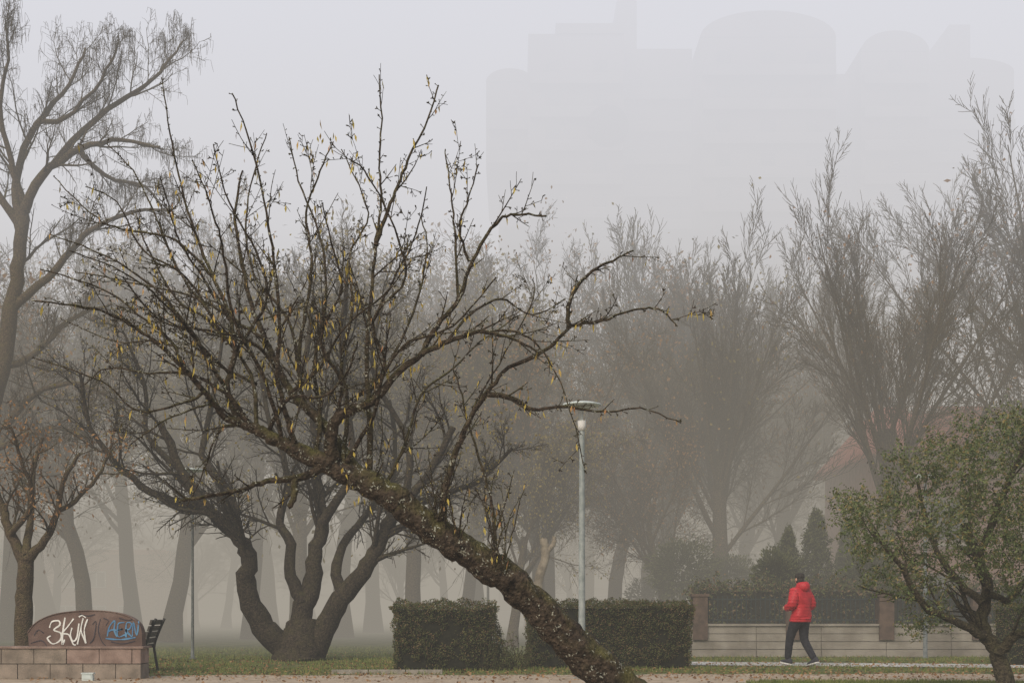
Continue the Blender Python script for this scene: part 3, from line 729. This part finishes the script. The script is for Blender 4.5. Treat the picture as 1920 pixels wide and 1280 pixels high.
def terrace(name,px0,px1,d,hm,m):
    e=empty(name,(0,0,0)); xa=(px0-960)/F*d; xb=(px1-960)/F*d; M=Msh(); M.box(((xa+xb)/2,d+5,hm/2),(xb-xa,10,hm)); M.build('walls',[m],smooth=False,parent=e)
    M=Msh(); M.box(((xa+xb)/2,d+5,hm+.2),(xb-xa+.6,10.6,.4)); M.build('roof',[tile],smooth=False,parent=e)
    M=Msh();M2=Msh(); x=xa+1.2
    while x<xb-1:
        z=1.0
        while z<hm-1: M.box((x,d-.02,z),(1.6,.1,1.4)); M2.box((x-.38,d-.06,z),(.62,.06,1.2)); M2.box((x+.38,d-.06,z),(.62,.06,1.2)); z+=2.9
        x+=2.6
    M.build('window_frames',[frame_w],smooth=False,parent=e); M2.build('windows',[glassd],smooth=False,parent=e)
terrace('brick_terrace',-250,300,120,6,hbrick)

t=empty('apartment_tower',(0,0,0)); td=135.0; u=F/td
tb=mat('tower_brick',(.17,.15,.14),(.25,.23,.215),scale=.12,obj=False,detail=2); tc=mat('tower_concrete',(.20,.185,.175),(.26,.242,.23),scale=.2,obj=False)
def X(px): return (px-960)/u
def Z(py): return EYE+(HOR-py)/u
blocks=[(935,1000,325,0,.0),(912,1000,165,325,-1.5),(990,1165,88,0,-3.),(1040,1165,70,88,-3.2),(1165,1300,84,0,1.),(1160,1196,-20,84,1.2),(1300,1545,110,0,-5.),(1545,1620,128,0,1.5),(1600,1725,120,0,-3.),(1725,1905,130,0,.5),(1792,1832,30,130,2.),(1905,2010,330,0,2.)]
Mw=Msh(); Mb=Msh(); Mg=Msh()
for (a,b_,ty,by,yo) in blocks:
    z1=Z(ty); z0=0 if by==0 else Z(by); xa_,xb_=X(a),X(b_)
    Mw.box(((xa_+xb_)/2,td+yo+9,(z0+z1)/2),(xb_-xa_,18,z1-z0))
    if xb_-xa_<2.5: continue
    z=z0+2.0
    while z<z1-1.5:
        Mb.box(((xa_+xb_)/2,td+yo-.35,z-1.2),(xb_-xa_-.3,.9,1.0))
        nW=max(1,int((xb_-xa_)/3.2)); 
        for i in range(nW):
            x=xa_+(i+.5)*(xb_-xa_)/nW; Mg.box((x,td+yo-.02,z+.1),(1.2,.12,1.2))
        z+=3.1
def crown(a,b_,base,top,yo,seg=20):
    xa_,xb_=X(a),X(b_); zb=Z(base); zt=Z(top); n=seg; o=len(Mw.v); pr=[]
    for i in range(n+1):
        th=math.pi*i/n; pr.append(((xa_+xb_)/2-(xb_-xa_)/2*math.cos(th), zb+(zt-zb)*math.sin(th)))
    for y in(td+yo-.05,td+yo+17.9):
        for (x,z) in pr: Mw.v.append(V((x,y,z)))
    Mw.f.append(tuple(o+i for i in range(n+1))); Mw.m.append(0)
    Mw.f.append(tuple(o+n+1+i for i in reversed(range(n+1)))); Mw.m.append(0)
    for i in range(n): Mw.f.append((o+i,o+n+1+i,o+n+2+i,o+i+1)); Mw.m.append(0)
crown(1300,1545,110,62,-5.); crown(1600,1725,120,82,-3.); crown(912,1000,165,140,-1.5); crown(1725,1905,130,105,.5)
Mw.build('walls',[tb],smooth=False,parent=t); Mb.build('balconies',[tc],smooth=False,parent=t); Mg.build('windows',[glasst],smooth=False,parent=t)
M=Msh(); c=V((X(1135),td-3.,Z(262))); N=28
for k in range(N):
    a=2*math.pi*k/N; M.v.append(c+V((1.9*math.cos(a),-1.0,1.9*math.sin(a))))
for k in range(N):
    a=2*math.pi*k/N; M.v.append(c+V((1.9*math.cos(a),.2,1.9*math.sin(a))))
M.f=[tuple(range(N))]+[(i,(i+1)%N,(i+1)%N+N,i+N) for i in range(N)]; M.m=[0]*len(M.f); M.build('round_window',[glassd],smooth=False,parent=t)

# ------------------------------------------------------------ the walker
def skin_obj(name,verts,edges,radii,sub,root=0):
    me=bpy.data.meshes.new(name); me.from_pydata(verts,edges,[]); o=bpy.data.objects.new(name,me); scene.collection.objects.link(o)
    o.modifiers.new('Skin','SKIN')
    if not me.skin_vertices: 
        bpy.context.view_layer.objects.active=o; bpy.ops.mesh.customdata_skin_add()
    for i,r in enumerate(radii):
        me.skin_vertices[0].data[i].radius=r if isinstance(r,tuple) else (r,r); me.skin_vertices[0].data[i].use_root=(i==root)
    s=o.modifiers.new('S','SUBSURF'); s.levels=sub; s.render_levels=sub
    dg=bpy.context.evaluated_depsgraph_get(); dg.update(); new=bpy.data.meshes.new_from_object(o.evaluated_get(dg)); bpy.data.objects.remove(o)
    return new
man=empty('walking_man',G(1502,27.3)); man.rotation_euler=(0,0,math.radians(34))
red=mat('red_jacket',(.36,.012,.020),(.48,.02,.03),scale=12,rough=.55,spec=.35); trou=mat('dark_trousers',(.014,.015,.02),(.028,.028,.034),scale=20)
skinm=mat('skin',(.42,.25,.18),(.48,.29,.21),rough=.6); hair=mat('dark_hair',(.02,.018,.016),(.05,.045,.04),scale=40,bump=.4); shoe=mat('shoe',(.03,.032,.04),(.06,.06,.07)); sole=mat('shoe_sole',(.5,.5,.48),(.6,.6,.58))
vs=[(0,0,.93),(0,0,1.06),(0,-.01,1.22),(0,0,1.37),(0,.01,1.47),(0,.02,1.55),
 (-.10,0,.88),(-.105,.20,.50),(-.10,.26,.10), (.10,0,.88),(.105,.02,.49),(.10,-.26,.12),
 (-.17,0,1.41),(-.26,-.03,1.16),(-.20,.20,1.10), (.17,0,1.41),(.26,-.05,1.15),(.20,.18,1.07),(-.10,.13,.70),(.10,.03,.70)]
es=[(0,1),(1,2),(2,3),(3,4),(4,5),(0,6),(6,18),(18,7),(7,8),(0,9),(9,19),(19,10),(10,11),(3,12),(12,13),(13,14),(3,15),(15,16),(16,17)]
ra=[(.16,.13),(.18,.15),(.19,.16),(.20,.16),(.11,.10),.055,.125,.085,.066,.125,.085,.066,.105,.085,.06,.105,.085,.06,.104,.104]
me=skin_obj('body_src',vs,es,ra,3)
for v in me.vertices:
    c=v.co
    if .86<c.z<1.5:
        a=.014*abs(math.sin((c.z if not (c.y>.14) else c.y)*math.pi/.062))
        v.co=c+v.normal*(a+.006)
me.materials.append(red); me.materials.append(trou); me.materials.append(skinm)
for p in me.polygons:
    z=p.center.z; p.material_index=0 if z>.865 else 1
    p.use_smooth=True
body=bpy.data.objects.new('body',me); scene.collection.objects.link(body); body.parent=man
M=Msh()
def ellring(zc,rx,ry,rt,y=0,n=28): 
    ps=[V((rx*math.cos(2*math.pi*k/n),y+ry*math.sin(2*math.pi*k/n),zc)) for k in range(n+1)]; M.tube(ps,[rt]*(n+1),8)
ellring(.865,.195,.165,.026,.02); ellring(.905,.19,.16,.028,.01)
M.build('jacket_hem',[red],parent=man)
M=Msh(); 
prof=[(0,1.40),(.08,1.41),(.125,1.46),(.13,1.52),(.11,1.57),(.085,1.60),(.07,1.58)]
lathe(M,prof,24)
for v in M.v: v.y=v.y*1.15-.045; v.z+= -.06*(v.y+.0)*1.6
M.build('hood',[red],parent=man)
import bmesh
bm=bmesh.new(); bmesh.ops.create_uvsphere(bm,u_segments=32,v_segments=24,radius=1)
for v in bm.verts:
    x,y,z=v.co; X_=x*.076; Y_=y*.096; Z_=z*.118
    if z<-.2: X_*=1-.28*(-z-.2); Y_*=1-.18*(-z-.2)
    if y>.8 and abs(x)<.22 and -.3<z<.15: Y_+=.022*(1-abs(x)/.22)*(1-abs(z+.15)/.35 if abs(z+.15)<.35 else 0)
    if y>.75 and .05<z<.25 and .2<abs(x)<.55: Y_-=.007
    if y>.8 and abs(x)<.3 and -.52<z<-.4: Y_+=.005
    v.co=(X_,Y_,Z_)
me=bpy.data.meshes.new('head'); bm.to_mesh(me); bm.free()
me.materials.append(skinm); me.materials.append(hair)
for p in me.polygons:
    c=p.center; p.use_smooth=True
    p.material_index=1 if (c.z>.045 or (c.y<.03 and c.z>-.07)) and not (c.y>.06 and c.z<.07) else 0
hd_=bpy.data.objects.new('head',me); scene.collection.objects.link(hd_); hd_.parent=man; hd_.location=(0,.045,1.655); hd_.rotation_euler=(math.radians(-12),0,0)
M=Msh()
for sx in(-1,1):
    lathe(M,[(0,-.03),(.012,-.025),(.018,0),(.014,.025),(0,.03)],10,V((sx*.078,.045,1.655)))
M.build('ears',[skinm],parent=man)
M=Msh(); lathe(M,[(.083,-.0),(.088,.02),(.084,.06),(.06,.09),(0,.105)],24,V((0,0,0)))
for v in M.v: v.y*=1.18
kn=M.build('knit_cap',[hair],parent=man,loc=(0,.035,1.685)); kn.rotation_euler=(math.radians(-10),0,0)
M=Msh()
for sx in(-1,1): lathe(M,[(0,-.008),(.008,0),(0,.008)],8,V((sx*.03,.135,1.665)))
M.build('eyes',[hair],parent=man)
for nm,sx,w0 in(('hand_left',-1,V((-.20,.20,1.10))),('hand_right',1,V((.20,.18,1.07)))):
    f=V((-sx*.25,.9,.05)).normalized(); s=V((0,0,1)).cross(f).normalized(); up=V((0,0,1))
    vv=[tuple(w0),tuple(w0+f*.05),tuple(w0+f*.09)]; ee=[(0,1),(1,2)]; rr_=[(.026,.03),(.022,.038),(.018,.038)]
    for k in range(4):
        base=w0+f*.09+up*(.03-.02*k); L=[.032,.036,.034,.027][k]; i=len(vv)
        vv+= [tuple(base),tuple(base+f*L),tuple(base+f*(L*1.5)-s*sx*.0+s*(-sx)*L*-.5),tuple(base+f*L*1.2+s*sx*L*1.1)]
        ee+= [(2,i),(i,i+1),(i+1,i+2),(i+2,i+3)]; rr_+= [.0095,.009,.0085,.0075]
    i=len(vv); vv+= [tuple(w0+f*.04+up*.035),tuple(w0+f*.07+up*.055+s*sx*.015),tuple(w0+f*.10+up*.05+s*sx*.03)]; ee+= [(1,i),(i,i+1),(i+1,i+2)]; rr_+= [.013,.011,.009]
    hm=skin_obj(nm,vv,ee,rr_,1); hm.materials.append(skinm)
    for p in hm.polygons: p.use_smooth=True
    ho=bpy.data.objects.new(nm,hm); scene.collection.objects.link(ho); ho.parent=man
for nm,x,y,z,pitch in(('shoe_left',-.10,.26,.0,math.radians(8)),('shoe_right',.10,-.26,.0,math.radians(-14))):
    M=Msh(); sec=[(-.10,.030,.075),(-.08,.040,.11),(-.03,.043,.115),(.03,.042,.09),(.09,.048,.065),(.15,.044,.05),(.185,.02,.035)]
    N=12
    for (yy,hw,hh) in sec:
        for k in range(N):
            a=2*math.pi*k/N; M.v.append(V((hw*math.cos(a),yy,max(0.018,.018+hh*(math.sin(a)*.5+.5)))))
    for i in range(len(sec)-1):
        for k in range(N):
            k2=(k+1)%N; M.f.append((i*N+k,i*N+k2,(i+1)*N+k2,(i+1)*N+k)); M.m.append(0)
    M.f+= [tuple(reversed(range(N))),tuple(range((len(sec)-1)*N,len(sec)*N))]; M.m+=[0,0]
    oo=len(M.v)
    for z_ in(0,.024):
        for (yy,hw) in [(-.105,.0),(-.10,.033),(-.03,.046),(.09,.052),(.16,.044),(.19,.0)]: M.v.append(V((hw+.004 if hw else 0,yy,z_)))
        for (yy,hw) in [(.16,.044),(.09,.052),(-.03,.046),(-.10,.033)]: M.v.append(V((-hw-.004,yy,z_)))
    M.f+= [tuple(oo+i for i in reversed(range(10))),tuple(oo+10+i for i in range(10))]+[(oo+i,oo+(i+1)%10,oo+10+(i+1)%10,oo+10+i) for i in range(10)]; M.m+=[1]*12
    so_=M.build(nm,[shoe,sole],parent=man); so_.location=(x,y,.012+(.028 if pitch<0 else .016)); so_.rotation_euler=(pitch,0,0)

# ------------------------------------------------------------ camera
cd=bpy.data.cameras.new('camera'); co=bpy.data.objects.new('camera',cd); scene.collection.objects.link(co)
co.location=(0,0,EYE); co.rotation_euler=(math.radians(90),0,0); cd.lens=50; cd.sensor_width=36; cd.shift_y=(HOR-640)/1920; cd.clip_end=4000; cd.clip_start=.1
scene.camera=co
scene.view_settings.view_transform='Standard'; scene.view_settings.look='None'; scene.view_settings.exposure=0
